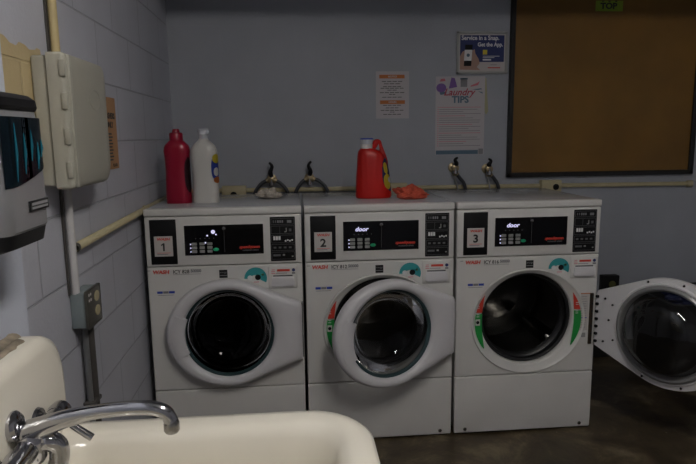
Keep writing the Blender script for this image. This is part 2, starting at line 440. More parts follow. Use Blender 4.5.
def make_washer(idx, x0, label, angle, door_mode, number, plate, lit):
    t = thing('washing_machine', label, 'washing machine', (x0, 0, 0), (0, 0, 0), 'front-loading washing machines in a row')
    D = .62
    # cabinet: open-fronted shell
    bm = bmesh.new()
    box(bm, (.002, .012, .03), (.012, D, 1.09)); box(bm, (MW - .012, .012, .03), (MW - .002, D, 1.09)); box(bm, (.002, D - .01, .03), (MW - .002, D, 1.09))
    box(bm, (.002, .012, .03), (MW - .002, D, .045))
    obj('cabinet', bm, M['enamel'], t, False)
    for sx in (.05, MW - .05):
        for sy in (.06, D - .06):
            bm = bmesh.new(); lathe_z(bm, [(.02, 0), (.022, .006), (.012, .012), (.012, .035)], sx, sy, 14); obj('foot', bm, M['plastic_dark'], t)
    # top
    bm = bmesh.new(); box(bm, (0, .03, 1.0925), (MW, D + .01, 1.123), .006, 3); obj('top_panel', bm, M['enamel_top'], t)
    bm = bmesh.new(); box(bm, (.0, -.002, 1.0925), (MW, .04, 1.1245), .005, 3); obj('top_front_lip', bm, M['enamel'], t)
    # control panel, slightly leaning
    bm = bmesh.new(); box(bm, (.001, .0, .871), (MW - .001, .05, 1.0895), .006, 3); obj('control_panel', bm, M['enamel'], t)
    # lower panel
    bm = bmesh.new(); box(bm, (.001, 0, .010), (MW - .001, .03, .2935), .006, 3); lp = obj('lower_panel', bm, M['enamel'], t)
    for sx in (.055, MW - .055):
        bm = bmesh.new(); lathe_y(bm, [(.009, -.0005), (.008, -.003), (.001, -.004)], sx, .030, 14, True); obj('screw', bm, M['chrome_dull'], lp)
    # front panel with round opening
    bm = bmesh.new(); N = 96; cx, cz = HC; lo, hi, zl, zh = .001, MW - .001, .2975, .8675
    def rect(inset, y):
        out = []
        for k in range(N):
            a = 2 * PI * (k + .5) / N; c, s = math.cos(a), math.sin(a)
            tx = ((hi - inset - cx) / c) if c > 0 else ((lo + inset - cx) / c); tz = ((zh - inset - cz) / s) if s > 0 else ((zl + inset - cz) / s)
            q = min(tx, tz); out.append([cx + q * c, y, cz + q * s])
        for X in (lo + inset, hi - inset):
            for Z in (zl + inset, zh - inset):
                j = min(range(N), key=lambda i: (out[i][0] - X) ** 2 + (out[i][2] - Z) ** 2); out[j] = [X, y, Z]
        return out
    def circ(r, y): return [(cx + r * math.cos(2 * PI * (k + .5) / N), y, cz + r * math.sin(2 * PI * (k + .5) / N)) for k in range(N)]
    def ell(y, k=0.0, blend=0.0):
        """oval rim (k metres inside), blended towards the round opening"""
        out = []
        for q in range(N):
            a = 2 * PI * (q + .5) / N
            ex, ez = .350 + (.2765 - k) * math.cos(a), .5545 + (.2545 - k) * math.sin(a)
            rx, rz = .3465 + .2195 * math.cos(a), .5645 + .2195 * math.sin(a)
            out.append((ex + (rx - ex) * blend, y, ez + (rz - ez) * blend))
        return out
    loft(bm, [rect(0, .03), rect(0, .004), rect(.004, 0), ell(0), ell(.004, .002)], True, False, False)
    fp = obj('front_panel', bm, M['enamel'], t, True, 30)
    # bezel ring, dished
    bm = bmesh.new(); loft(bm, [ell(.006, .001), ell(-.003, .002), ell(-.0065, .005), ell(-.005, .009), ell(.0005, .013), ell(.005, 0, .80), ell(.010, 0, .95), ell(.025, 0, 1), ell(.045, 0, 1)], True, False, False)
    bz = obj('opening_bezel', bm, M['enamel'], t, True, 60)
    if door_mode != 'closed':
        for side in ((-1, 1) if door_mode == 'wide' else (-1,)):
            zc = .612
            def mk(z1, z0, m, nm):
                pts = [(x, -.0012 + (.006 if False else 0), z) for x, z in crescent(side, z1, z0)]
                # lay on dished ring: follow the ring depth
                P = []
                for x, y, z in pts:
                    r = math.hypot(x - cx, z - cz); P.append((x, -.0035 + max(0, (.25 - r)) / .03 * .004, z))
                n = len(P) // 2; bm = bmesh.new(); V = [bm.verts.new(p) for p in P]; W = [bm.verts.new((p[0], p[1] + .001, p[2])) for p in P]
                for i in range(n - 1):
                    bm.faces.new((V[i], V[i + 1], V[-2 - i], V[-1 - i])); bm.faces.new((W[i], W[i + 1], W[-2 - i], W[-1 - i]))
                for i in range(len(P)):
                    j = (i + 1) % len(P); bm.faces.new((V[i], V[j], W[j], W[i]))
                return obj(nm, bm, m, bz, False)
            mk(.688, .606, M['red_ink'], 'red_sticker'); mk(.600, .432, M['green_ink'], 'green_sticker')
            gx = cx + side * .239
            if side < 0:
                flat([(gx - .012, -.0035, .545), (gx + .010, -.0035, .545), (gx + .010, -.0035, .575), (gx - .012, -.0035, .575)], .001, 1, 'sticker_picture', M['paper'], bz)
                flat(disc_pts(gx - .001, .56, .008, -.0042, 12), .001, 1, 'sticker_picture', M['plastic_dark'], bz)
            for zz in (.637, .628, .596, .586):
                flat([(gx - .007, -.0035, zz), (gx + .006, -.0035, zz), (gx + .006, -.0035, zz + .003), (gx - .007, -.0035, zz + .003)], .001, 1, 'sticker_text', M['white_ink'], bz)
    # rubber gasket and drum
    bm = bmesh.new(); lathe_y(bm, [(.2192, .030), (.215, .026), (.205, .03), (.203, .045), (.212, .06), (.214, .075), (.200, .085), (.196, .095), (.205, .105), (.225, .108)], cx, cz, 72); obj('door_gasket', bm, M['gasket'], t)
    bm = bmesh.new()
    lathe_y(bm, [(.205, .112), (.212, .108), (.262, .125), (.266, .135), (.266, .50), (.255, .515), (.16, .52), (.15, .512), (.06, .508), (.001, .505)], cx, cz, 72, True)
    dr = obj('drum', bm, M['steel'], t, True, 40)
    for q in range(3):
        a = math.radians(165 + 120 * q + idx * 17); bm = bmesh.new(); sec = []
        ra = Vector((math.cos(a), 0, math.sin(a))); ta = Vector((-math.sin(a), 0, math.cos(a))); c0 = Vector((cx, 0, cz))
        for y, h in ((.14, .02), (.16, .055), (.32, .065), (.46, .055), (.50, .02)):
            sec.append([c0 + ra * rr + ta * w + Vector((0, y, 0)) for rr, w in ((.2655, -.045), (.266 - h * .8, -.016), (.266 - h, 0), (.266 - h * .8, .016), (.2655, .045))])
        loft(bm, sec); obj('drum_paddle', bm, M['steel'], dr, True, 50)
    # --- badge plate with number card
    y = -.002
    bp = obj('badge_plate', B((.040, y - .001, .8805), (.146, .004, 1.0785), .003, 2), M['plastic_dark'], t)
    cd = obj('number_card', B((.056, y - .0025, .917), (.130, .0, 1.006), .001, 1), M['paper'], bp)
    yy = y - .003
    text('card_title', 'WASH', .0155, M['red_ink'], cd, (.093, yy, .988), align='CENTER', shear=.2, sx=1.15, bold=.0006)
    if number == '1':
        flat([(x, yy, z) for x, z in ((.0905, .941), (.0975, .941), (.0975, .976), (.092, .976), (.083, .969), (.083, .963), (.0905, .968))], .0005, 1, 'card_number', M['ink'], cd)
    else: text('card_number', number, .05, M['ink'], cd, (.093, yy, .941), align='CENTER', bold=.0016)
    flat([(.066, yy, .9315), (.12, yy, .9315), (.12, yy, .9335), (.066, yy, .9335)], .0004, 1, 'card_line', M['red_ink'], cd)
    flat([(.066, yy, .925), (.11, yy, .925), (.11, yy, .928), (.066, yy, .928)], .0004, 1, 'card_line', M['grey_ink'], cd)
    # --- display
    bmb = bmesh.new(); box(bmb, (.178, -.0015, .905), (.524, .004, 1.057), .004, 2); ds = obj('display_surround', bmb, M['enamel'], t)
    sc = obj('display_window', B((.184, -.003, .9165), (.5185, .002, 1.0505), .002, 1), M['display'], t)
    yy = -.0034
    if lit: text('display_text', 'door', .027, M['led'], sc, (.236, yy, 1.006), shear=.25, sx=1.05, bold=.0007)
    else:
        flat(disc_pts(.306, 1.02, .009, yy, 10), .0004, 1, 'display_digit', M['led'], sc)
        flat(disc_pts(.281, 1.004, .004, yy, 8), .0004, 1, 'display_digit', M['led'], sc)
        flat(disc_pts(.318, 1.008, .0035, yy, 8), .0004, 1, 'display_digit', M['led'], sc)
        flat(disc_pts(.272, .973, .004, yy, 8), .0004, 1, 'display_digit', M['led'], sc)
    for c in range(3):
        for r in range(3):
            X, Z = .214 + c * .0325, .968 - r * .0165
            obj('key', B((X, yy - .001, Z - .0065), (X + .022, -.002, Z + .0065), .002, 1), M['key_grey'], sc)
    for c in range(5):
        flat(disc_pts(.232 + c * .019, .992, .0022, yy, 8), .0004, 1, 'indicator', M['strip_line'], sc)
    for r in range(3): flat([(.207, yy, .964 - r * .0165), (.212, yy, .964 - r * .0165), (.212, yy, .970 - r * .0165), (.207, yy, .970 - r * .0165)], .0004, 1, 'indicator', M['led'], sc)
    bm = bmesh.new(); loft(bm, [[(.315 + .0125 * math.cos(2 * PI * k / 20), q, .942 + .0075 * math.sin(2 * PI * k / 20)) for k in range(20)] for q in (-.002, yy - .001)]); obj('start_key', bm, M['green_key'], sc)
    flat([(.3515, yy, .93), (.3525, yy, .93), (.3525, yy, 1.03), (.3515, yy, 1.03)], .0004, 1, 'panel_line', M['strip_line'], sc)
    bm = bmesh.new(); lathe_y(bm, [(.008, -.002), (.0075, -.005), (.001, -.006)], .352, 1.034, 16, True); obj('lock_screw', bm, M['chrome_dull'], sc)
    text('brand_text', 'speedqueen', .0185, M['red_ink'], sc, (.414, yy, .944), shear=.25, sx=.98, bold=.0009)
    text('model_text', 'HORIZON SERIES', .008, M['grey_ink'], sc, (.428, yy, .932), sx=1.1)
    # --- instruction strip
    st = obj('instruction_strip', B((.557, -.0025, .8805), (.661, .004, 1.0795), .003, 2), M['plastic_dark'], t)
    yy = -.0029
    zs = [1.0755, 1.042, 1.001, .960, .925, .886]
    for k in range(5):
        z1, z0 = zs[k] - .003, zs[k + 1] + .003; x1, x2 = .5615, .6565
        fr = [(x1, x2, z1 - .0012, z1), (x1, x2, z0, z0 + .0012), (x1, x1 + .0012, z0, z1), (x2 - .0012, x2, z0, z1)]
        bm = bmesh.new()
        for a, b_, c_, d_ in fr: box(bm, (a, yy, c_), (b_, yy + .0006, d_))
        obj('strip_border', bm, M['strip_line'], st, False)
    def mk(x, z, w, h, m=M['key_grey'], nm='strip_mark'): flat([(x, yy, z), (x + w, yy, z), (x + w, yy, z + h), (x, yy, z + h)], .0005, 1, nm, m, st)
    for k in range(5): mk(.570 + k * .009, 1.053, .004 if k < 2 else .006, .011, M['strip_line'] if k < 2 else M['grey_ink'])
    mk(.628, 1.052, .018, .012, M['grey_ink'])
    mk(.622, 1.012, .004, .018, M['key_grey']); mk(.616, 1.010, .008, .005, M['key_grey']); mk(.597, 1.006, .001, .03, M['strip_line']); mk(.635, 1.014, .010, .012, M['strip_line'])
    for k in range(3): mk(.570 + k * .0105, .976, .0085, .017, M['white_ink'])
    for k in range(4): mk(.617 + k * .009, .968 + (k % 2) * .003, .0065, .007, M['white_ink'])
    for k in range(4): mk(.570 + k * .021, .938, .011, .008, M['strip_line'])
    mk(.607, .905, .009, .007, M['key_grey']); mk(.644, .898, .007, .006, M['key_grey']); mk(.568, .903, .030, .009, M['strip_line'])
    for o_, s_, d_ in ((bp, 1.066, -.0126), (ds, 1.025, -.0127), (sc, 1.025, -.0127), (st, 1.067, -.0465)):
        o_.scale.x = s_; o_.location.x = d_ + (-.008, -.004, 0)[idx]
    DX = (-.017, -.011, 0)[idx]
    # --- front panel markings
    yy = -.0006
    text('service_name', 'WASH', .0225, M['red_ink'], fp, (.041, yy, .8390), shear=.15, sx=1.08, bold=.0010)
    text('machine_code', plate, .0225, M['ink'], fp, (.128, yy, .8385), bold=.0004, sx=.95)
    text('service_phone', '50000', .0185, M['grey_ink'], fp, (.204, yy, .842), bold=.0010)
    flat([(.128, yy, .833), (.248, yy, .833), (.248, yy, .8346), (.128, yy, .8346)], .0003, 1, 'code_line', M['grey_ink'], fp)
    flat([(.018, yy, .8525), (.032, yy, .8525), (.032, yy, .855), (.018, yy, .855)], .0003, 1, 'code_line', M['grey_ink'], fp)
    for a, b_, m_ in ((.055, .079, 'blue_ink'), (.081, .104, 'grey_ink'), (.106, .131, 'blue_ink')):
        flat([(a, yy, .7355), (b_, yy, .7355), (b_, yy, .7460), (a, yy, .7460)], .0003, 1, 'blue_bar_sticker', M[m_], fp)
    flat([(.057, yy, .727), (.125, yy, .727), (.125, yy, .729), (.057, yy, .729)], .0003, 1, 'sticker_text', M['grey_ink'], fp)
    lg = flat([(.328, yy, .8125), (.364, yy, .8125), (.364, yy, .8485), (.328, yy, .8485)], .0004, 1, 'efficiency_logo', M['plastic_dark'], fp)
    text('logo_text', 'energy', .0115, M['grey_ink'], lg, (.3295, yy - .0003, .834), shear=.2)
    flat([(.330, yy - .0003, .8215), (.362, yy - .0003, .8215), (.362, yy - .0003, .825), (.330, yy - .0003, .825)], .0003, 1, 'logo_line', M['grey_ink'], lg)
    # teal round sticker
    bm = bmesh.new(); n = 26; a0, a1 = math.radians(-25), math.radians(182); cx2, cz2 = .487, .806
    o_ = [(cx2 + .050 * math.cos(a0 + (a1 - a0) * k / n), cz2 + .049 * math.sin(a0 + (a1 - a0) * k / n)) for k in range(n + 1)]
    i_ = [(cx2 + .022 * math.cos(a0 + (a1 - a0) * k / n), cz2 + .015 * math.sin(a0 + (a1 - a0) * k / n)) for k in range(n + 1)]
    lay = [[bm.verts.new((x, y_, z)) for x, z in L_] for y_ in (yy, yy - .0005) for L_ in (o_, i_)]
    for k in range(n):
        for A_, B_ in ((0, 1), (2, 3), (0, 2), (1, 3)): bm.faces.new((lay[A_][k], lay[A_][k + 1], lay[B_][k + 1], lay[B_][k]))
    ts = obj('teal_sticker', bm, M['teal_ink'], fp, False)
    flat(disc_pts(.497, .810, .013, yy - .0006), .0005, 1, 'sticker_picture', M['plastic_dark'], ts)
    flat(disc_pts(.462, .809, .011, yy - .0006), .0005, 1, 'sticker_picture', M['white_ink'], ts)
    flat(disc_pts(.518, .822, .006, yy - .0005, 10), .0004, 1, 'sticker_picture', M['yellow_ink'], ts)
    flat([(.478, yy - .0002, .787), (.502, yy - .0002, .787), (.502, yy - .0002, .790), (.478, yy - .0002, .790)], .0004, 1, 'sticker_text', M['pink_ink'], ts)
    # detergent drawer
    bm = bmesh.new(); box(bm, (.541, -.006, .756), (.671, .01, .860), .005, 3); dw = obj('detergent_drawer', bm, M['enamel'], t)
    bm = bmesh.new()
    w0 = [(.560, .812), (.654, .812), (.660, .772), (.652, .764), (.562, .764), (.554, .772)]
    loft(bm, [[(x, -.0055, z) for x, z in w0], [(x, -.013, z - (.004 if z > .8 else -.003)) for x, z in w0], [(.607 + (x - .607) * .93, -.0135, .788 + (z - .788) * .8 - .001) for x, z in w0]], True, False, True)
    obj('drawer_grip', bm, M['door_white'], dw, True, 50)
    obj('grip_slot', B((.564, -.0068, .811), (.650, -.004, .818), .0008, 1), M['strip_line'], dw)
    yd = -.0066
    def dk(x, z, w, h, m): flat([(x, yd, z), (x + w, yd, z), (x + w, yd, z + h), (x, yd, z + h)], .0006, 1, 'drawer_print', M[m], dw)
    dk(.582, .8345, .056, .010, 'red_ink'); dk(.556, .825, .018, .003, 'pink_ink'); dk(.556, .833, .016, .003, 'pink_ink'); dk(.558, .841, .014, .003, 'pink_ink'); dk(.576, .825, .05, .0025, 'grey_ink')
    flat(disc_pts(.6545, .840, .0075, yd), .0006, 1, 'drawer_print', M['navy_ink'], dw); dk(.647, .822, .015, .008, 'grey_ink')
    for o_ in fp.children:
        o_.location.x += DX
        if o_.name.startswith(('blue_bar', 'sticker_text')): o_.location.z += (.014, .009, 0)[idx]
    dw.location.x += DX * .95
    # hinge side
    if door_mode == 'wide':
        lb = flat([(.600, yy, .500), (.640, yy, .500), (.640, yy, .680), (.600, yy, .680)], .0004, 1, 'caution_label', M['paper'], fp)
        for k in range(14):
            if k == 9: continue
            z = .664 - k * .0115; flat([(.604, yy - .0003, z), (.604 + random.uniform(.024, .033), yy - .0003, z), (.63, yy - .0003, z + .002), (.604, yy - .0003, z + .002)], .0003, 1, 'label_line', M['grey_ink'], lb)
        flat([(.604, yy - .0003, .560), (.634, yy - .0003, .560), (.634, yy - .0003, .564), (.604, yy - .0003, .564)], .0003, 1, 'label_line', M['blue_ink'], lb)
        flat([(.600, yy - .0003, .678), (.655, yy - .0003, .678), (.655, yy - .0003, .6825), (.600, yy - .0003, .6825)], .0003, 1, 'label_edge', M['orange_ink'], lb)
        flat([(.612, yy, .466), (.632, yy, .466), (.632, yy, .488), (.612, yy, .488)], .0004, 1, 'small_label', M['key_grey'], fp)
        hp = obj('hinge_plate', B((.645, -.006, .432), (.662, .004, .682), .0015, 1), M['hinge_brown'], t)
        for q in range(7): obj('hinge_slot', B((.652, -.0072, .660 - q * .036), (.661, -.004, .672 - q * .036), .0008, 1), M['ink'], hp)
    else:
        obj('hinge_plate', B((.6715, -.03, .441), (.6765, .006, .693), .001, 1), M['strip_line'], t)
    make_door(t, angle, door_mode == 'wide', {'closed': 'glass_dark', 'ajar': 'glass', 'wide': 'glass_clear'}[door_mode])
    return t

PITCH = .6908
make_washer(0, 0, 'white washing machine numbered 1 with its door shut, next to the left wall', 0, 'closed', '1', 'ICY 828', False)
make_washer(1, PITCH, 'white washing machine numbered 2 with its door ajar, middle of the row', math.radians(18), 'ajar', '2', 'ICY 812', True)
make_washer(2, 2 * PITCH, 'white washing machine numbered 3 with its door swung wide open', math.radians(123), 'wide', '3', 'ICY 816', True)

# ------------------------------------------------------------------ on top of the machines
TZ = 1.1232
def body_from(rows, n=36, e=2.6):
    """rows: (z, half_w, half_d, x_off)"""
    bm = bmesh.new(); rings = []
    for z, a, b, xo in rows: rings.append([(x + xo, yy, z) for x, yy in sup(a, b, n, e)])
    loft(bm, rings); return bm
def smooth_rows(rows, k=5):
    out = []
    P = [Vector((r[0], r[1], r[2])) for r in rows]; X = [r[3] for r in rows]
    c = curve_pts(P, k); cx = curve_pts([Vector((x, 0, 0)) for x in X], k)
    return [(p.x, p.y, p.z, q.x) for p, q in zip(c, cx)]

t = thing('detergent_bottle', 'crimson red plastic bottle on machine 1, nearest the left wall', 'bottle', (.108, .262, TZ))
rows = [(0, .054, .036, 0), (.004, .059, .040, 0), (.05, .059, .041, 0), (.12, .057, .039, 0), (.17, .056, .038, 0), (.22, .058, .040, 0), (.245, .060, .040, 0), (.268, .054, .038, 0), (.286, .038, .031, 0), (.293, .030, .028, 0)]
obj('bottle_body', body_from(smooth_rows(rows)), M['crimson'], t)
bm = bmesh.new(); lathe_z(bm, [(.031, .290), (.0315, .322), (.028, .328), (.018, .329), (.016, .340), (.013, .345)], 0, 0, 28); obj('cap', bm, M['crimson'], t)
CRIMSON = (t, smooth_rows(rows))

t = thing('detergent_bottle', 'white plastic bottle with a blue and red label, right of the crimson bottle', 'bottle', (.233, .262, TZ))
rows = [(0, .056, .038, 0), (.004, .061, .042, 0), (.06, .060, .042, .001), (.13, .059, .041, .002), (.20, .062, .042, 0), (.238, .061, .041, 0), (.264, .052, .037, 0), (.282, .036, .029, 0), (.292, .024, .022, 0), (.300, .021, .020, 0)]
obj('bottle_body', body_from(smooth_rows(rows)), M['white_plastic'], t)
bm = bmesh.new(); lathe_z(bm, [(.021, .298), (.020, .318), (.0255, .320), (.0265, .340), (.023, .345)], 0, 0, 28); obj('cap', bm, M['clear_cap'], t)
def wrap_label(parent, a, b, z0, z1, deg0, deg1, m, name='label', xo=0.0, e=2.6, off=0.0, prof=None):
    bm = bmesh.new(); secs = []
    nz = 10
    for q in range(nz + 1):
        z = z0 + (z1 - z0) * q / nz; u = (q / nz) * 2 - 1; s = math.sqrt(max(1 - abs(u) ** 3, .04)); mid = (deg0 + deg1) / 2; h = (deg1 - deg0) / 2 * s
        ring = []
        if prof:
            p0, p1 = [(p, r) for p, r in zip(prof[:-1], prof[1:]) if p[0] <= z <= r[0]][0]; f = (z - p0[0]) / (p1[0] - p0[0])
            a, b, xo = (p0[i] + (p1[i] - p0[i]) * f for i in (1, 2, 3))
        for k in range(13):
            an = math.radians(mid - h + 2 * h * k / 12); c, s_ = math.cos(an), math.sin(an)
            ring.append((xo + (a + off) * math.copysign(abs(c) ** (2 / e), c), (b + off) * math.copysign(abs(s_) ** (2 / e), s_), z))
        secs.append(ring)
    loft(bm, secs, False, False, False); bmesh.ops.solidify(bm, geom=bm.faces[:], thickness=.0006)
    return obj(name, bm, m, parent)
wrap_label(CRIMSON[0], 0, 0, .05, .215, -58, 8, mat('dark_label', (.03, .008, .012), .4), off=.0008, prof=CRIMSON[1])
wrap_label(t, .0628, .0430, .10, .225, -62, 8, M['blue_ink'])
wrap_label(t, .0636, .0438, .185, .228, -55, 0, M['yellow_ink'], 'label_top')
wrap_label(t, .0636, .0438, .125, .165, -50, -10, M['white_ink'], 'label_band')
wrap_label(t, .0640, .0442, .092, .122, -52, 5, M['orange_ink'], 'label_foot')

t = thing('detergent_jug', 'orange-red laundry detergent jug with a frosted cap on machine 2', 'jug', (1.040, .300, TZ))
rows = [(0, .080, .046, 0), (.005, .087, .050, 0), (.03, .088, .051, 0), (.09, .083, .049, -.002), (.15, .077, .046, -.004), (.20, .068, .042, -.010), (.225, .056, .037, -.018), (.238, .040, .031, -.026), (.242, .030, .028, -.030)]
bm = body_from(smooth_rows(rows), 48)
for v in bm.verts:   # vertical ribs on the front
    if .03 < v.co.z < .215: v.co.y += .0016 * math.cos(v.co.x * 260) * (1 if v.co.y < 0 else 0)
obj('jug_body', bm, M['red_jug'], t)
bm = bmesh.new()
tube(bm, curve_pts([(-.004, 0, .236), (.012, 0, .268), (.030, 0, .272), (.038, 0, .248), (.046, 0, .212), (.060, 0, .165), (.066, 0, .13)], 6), [.012 + .004 * math.sin(i * .3) for i in range(37)], 14)
obj('handle', bm, M['red_jug'], t)
bm = bmesh.new(); lathe_z(bm, [(.029, .238), (.0300, .262), (.028, .264)], -.032, 0, 32); c0 = obj('spout_collar', bm, M['white_plastic'], t)
bm = bmesh.new(); lathe_z(bm, [(.028, .263), (.0305, .267), (.0315, .286), (.0305, .289), (.026, .290)], -.032, 0, 32); cp = obj('cap', bm, M['clear_cap'], t)
bm = bmesh.new(); lathe_z(bm, [(.032, .285), (.0325, .289), (.030, .2915)], -.032, 0, 32); obj('cap_rim', bm, M['blue_ink'], cp)
jr = smooth_rows(rows)
wrap_label(t, 0, 0, .035, .195, -66, 12, M['navy_ink'], 'label', off=.0008, prof=jr)
wrap_label(t, 0, 0, .045, .120, -62, -22, M['yellow_ink'], 'label_patch', off=.0016, prof=jr)
wrap_label(t, 0, 0, .120, .175, -58, -34, M['yellow_ink'], 'label_patch', off=.0016, prof=jr)
wrap_label(t, 0, 0, .075, .105, -40, 5, M['white_ink'], 'label_text', off=.0024, prof=jr)

def rag(name, label, cat, loc, a, b, h, m, seed, e=0):
    bm = bmesh.new(); bmesh.ops.create_icosphere(bm, subdivisions=5, radius=1)
    for v in bm.verts:
        p = v.co.copy(); q = Vector((p.x * 1.6 + seed, p.y * 1.6, p.z * 1.2))
        d = 1 + .42 * noise.noise(q) + .20 * noise.noise(q * 2.6) + .07 * noise.noise(q * 6)
        v.co = Vector((p.x * a * d, p.y * b * d, max(0, (p.z * .5 + .42) * h * d * (1 - .35 * (p.x + .2) ** 2 * (1 if p.x > 0 else .5)))))
    o = obj(name, bm, m, None, True, 180); o.location = loc; tag(o, label, cat); return o
rag('cleaning_cloth', 'crumpled red cleaning cloth lying on machine 2 right of the jug', 'cloth', (1.212, .215, TZ), .078, .060, .066, M['rag_red'], 3.3)
rag('lint_rag', 'small crumpled grey-beige rag on the rear right corner of machine 1', 'cloth', (.530, .385, TZ), .058, .05, .050, M['rag_grey'], 11.0)

# ------------------------------------------------------------------ back wall services
t = thing('wall_conduit', 'long cream raceway running along the back wall behind the machines', 'conduit', (0, YB, 1.120))
bm = bmesh.new(); loft(bm, [[(x, -.003 + yy * 1, z + dz) for yy, z in ((0, -.013), (-.018, -.011), (-.021, -.005), (-.021, .006), (-.017, .012), (0, .013))] for x, dz in ((XW + .002, .003), (3.09, -.012))]); obj('raceway', bm, M['cream'], t)
bm = bmesh.new(); loft(bm, [[(3.078 + xx, .024 * math.cos(2 * PI * k / 16) * .6 - .016, -.012 + .02 * math.sin(2 * PI * k / 16)) for k in range(16)] for xx in (0, .035)]); obj('end_coupling', bm, M['cream'], t)
def wall_box(x0, x1, z0, z1, hx, label):
    t = thing('junction_box', label, 'junction box', ((x0 + x1) / 2, YB, (z0 + z1) / 2), group='cream junction boxes on the raceway')
    w, h = (x1 - x0) / 2, (z1 - z0) / 2
    obj('box_cover', B((-w, -.050, -h), (w, -.001, h), .004, 2), M['cream'], t)
    bm = bmesh.new(); lathe_y(bm, [(.019, -.050), (.018, -.054), (.012, -.055), (.011, -.052), (.001, -.0515)], hx - (x0 + x1) / 2, -.006, 20, True); obj('socket', bm, M['plastic_dark'], t)
wall_box(.235, .372, 1.060, 1.150, .302, 'cream junction box just right of the white bottle, behind machine 1')
wall_box(1.186, 1.315, 1.080, 1.148, 1.262, 'cream junction box peeping out behind the right of the detergent jug')
wall_box(2.135, 2.258, 1.078, 1.148, 2.222, 'cream junction box on the raceway below the brown board')

def valve(x, z, hoses, label, group, lean):
    lv = .62 if z > 1.2 else 1
    t = thing('water_valve', label, 'valve', (x, YB, z), group=group)
    bm = bmesh.new(); lathe_y(bm, [(.030, 0), (.029, -.006), (.014, -.010), (.013, -.040), (.020, -.042), (.021, -.062), (.012, -.066)], 0, 0, 24, True); obj('valve_body', bm, M['brass'], t)
    bm = bmesh.new(); tube(bm, [(0, -.052, -.034), (0, -.052, .030)], [.016, .013], 16); obj('valve_stem', bm, M['chrome_dull'], t)
    bm = bmesh.new(); tube(bm, curve_pts([(0, -.055, .020), (-.004 * lean, -.062, .045 * lv), (.006 * lean, -.066, .078 * lv), (-.010 * lean, -.068, .100 * lv)], 5), [.012, .013, .013, .014, .014, .013, .012, .011, .010, .010, .009, .008, .008, .007, .007, .005], 12); obj('lever', bm, M['plastic_dark'], t)
    for hi_, h in enumerate(hoses):
        thin = z > 1.2 and hi_ == 1  # second strand on the higher valves is thin and pale grey
        bm = bmesh.new(); tube(bm, curve_pts(h, 8), .005 if thin else .0105, 14); ho = obj('hose', bm, M['key_grey'] if thin else M['hose'], t)
        bm = bmesh.new(); a, b_ = Vector(h[0]), Vector(h[1]); d = (b_ - a).normalized(); tube(bm, [a - d * .004, a + d * .016], .007 if thin else .0135, 8); obj('hose_nut', bm, M['brass'], ho)
G = 'tap valves with black hoses on the back wall'
hz = .020
valve(.521, 1.182, [[(-.016, -.05, 0), (-.060, -.055, -.022), (-.098, -.06, -.076), (-.108, -.065, -.14), (-.10, -.12, -.28), (-.10, -.272, -.33)], [(.016, -.05, 0), (.052, -.055, -.022), (.086, -.06, -.062), (.102, -.065, -.13), (.10, -.12, -.28), (.10, -.272, -.33)]],
      'valve with two arching black hoses, the leftmost on the back wall', G, 1)
valve(.741, 1.185, [[(-.016, -.05, 0), (-.048, -.055, -.022), (-.080, -.06, -.072), (-.086, -.065, -.14), (-.08, -.12, -.28), (-.08, -.272, -.33)], [(.016, -.05, 0), (.060, -.055, -.018), (.100, -.06, -.068), (.108, -.065, -.14), (.10, -.12, -.28), (.10, -.272, -.33)]],
      'valve with two arching black hoses between the grey rag and the detergent jug', G, -1)
valve(1.600, 1.232, [[(.004, -.05, -.030), (.028, -.055, -.060), (.055, -.06, -.100), (.066, -.065, -.18), (.07, -.12, -.32), (.07, -.272, -.37)], [(-.010, -.035, -.030), (.006, -.035, -.070), (.018, -.04, -.11), (.022, -.05, -.2), (.02, -.12, -.32), (.02, -.272, -.37)]],
      'valve with a hose and a thin grey strand dropping straight down, below the laundry tips poster', G, -1)
valve(1.805, 1.222, [[(.006, -.05, -.030), (.030, -.055, -.055), (.055, -.06, -.100), (.064, -.065, -.17), (.065, -.12, -.32), (.065, -.272, -.37)], [(-.008, -.035, -.030), (.004, -.035, -.070), (.010, -.04, -.11), (.014, -.05, -.2), (.01, -.12, -.32), (.01, -.272, -.37)]],
      'valve with a hose and a thin grey strand dropping straight down, nearest the corner of the brown board', G, 1)

# ------------------------------------------------------------------ things on the back wall
def page(name, label, cat, x0, x1, z0, z1, m, th=.0012, y=None, tilt=0):
    t = thing(name, label, cat, ((x0 + x1) / 2, (y or YB), (z0 + z1) / 2), (0, tilt, 0))
    w, h = (x1 - x0) / 2, (z1 - z0) / 2
    s = obj('sheet', B((-w, -th, -h), (w, 0, h)), m, t, False)
    return t, s, w, h
def bar(parent, x, z, w, h, m, y=-.0016, name='printed_line'):
    return flat([(x, y, z), (x + w, y, z), (x + w, y, z + h), (x, y, z + h)], .0003, 1, name, M[m], parent)

t, s, w, h = page('notice', 'white paper notice with two orange heading bars on the back wall', 'notice', 1.137, 1.331, 1.524, 1.792, M['poster_paper'], tilt=0)
o1 = bar(t, -w + .020, h - .040, .148, .021, 'orange_ink', name='heading_bar'); text('heading_text', 'NOTICE', .014, M['paper'], o1, (0, -.0022, h - .034), align='CENTER', bold=.0004)
o2 = bar(t, -w + .024, -h + .083, .146, .021, 'orange_ink', name='heading_bar'); text('heading_text', 'HOURS', .014, M['paper'], o2, (0, -.0022, -h + .089), align='CENTER', bold=.0004)
for z, wd in ((.075, .125), (.062, .100), (.046, .110), (.037, .140), (.026, .06), (.012, .15), (.002, .04), (-.014, .12), (-.060, .11), (-.075, .08), (-.089, .14), (-.099, .03), (-.112, .11)):
    n = max(2, int(wd / .026)); ww = wd / n
    for k in range(n): bar(t, -wd / 2 + k * ww, z, ww * .82, .0036, 'ink')

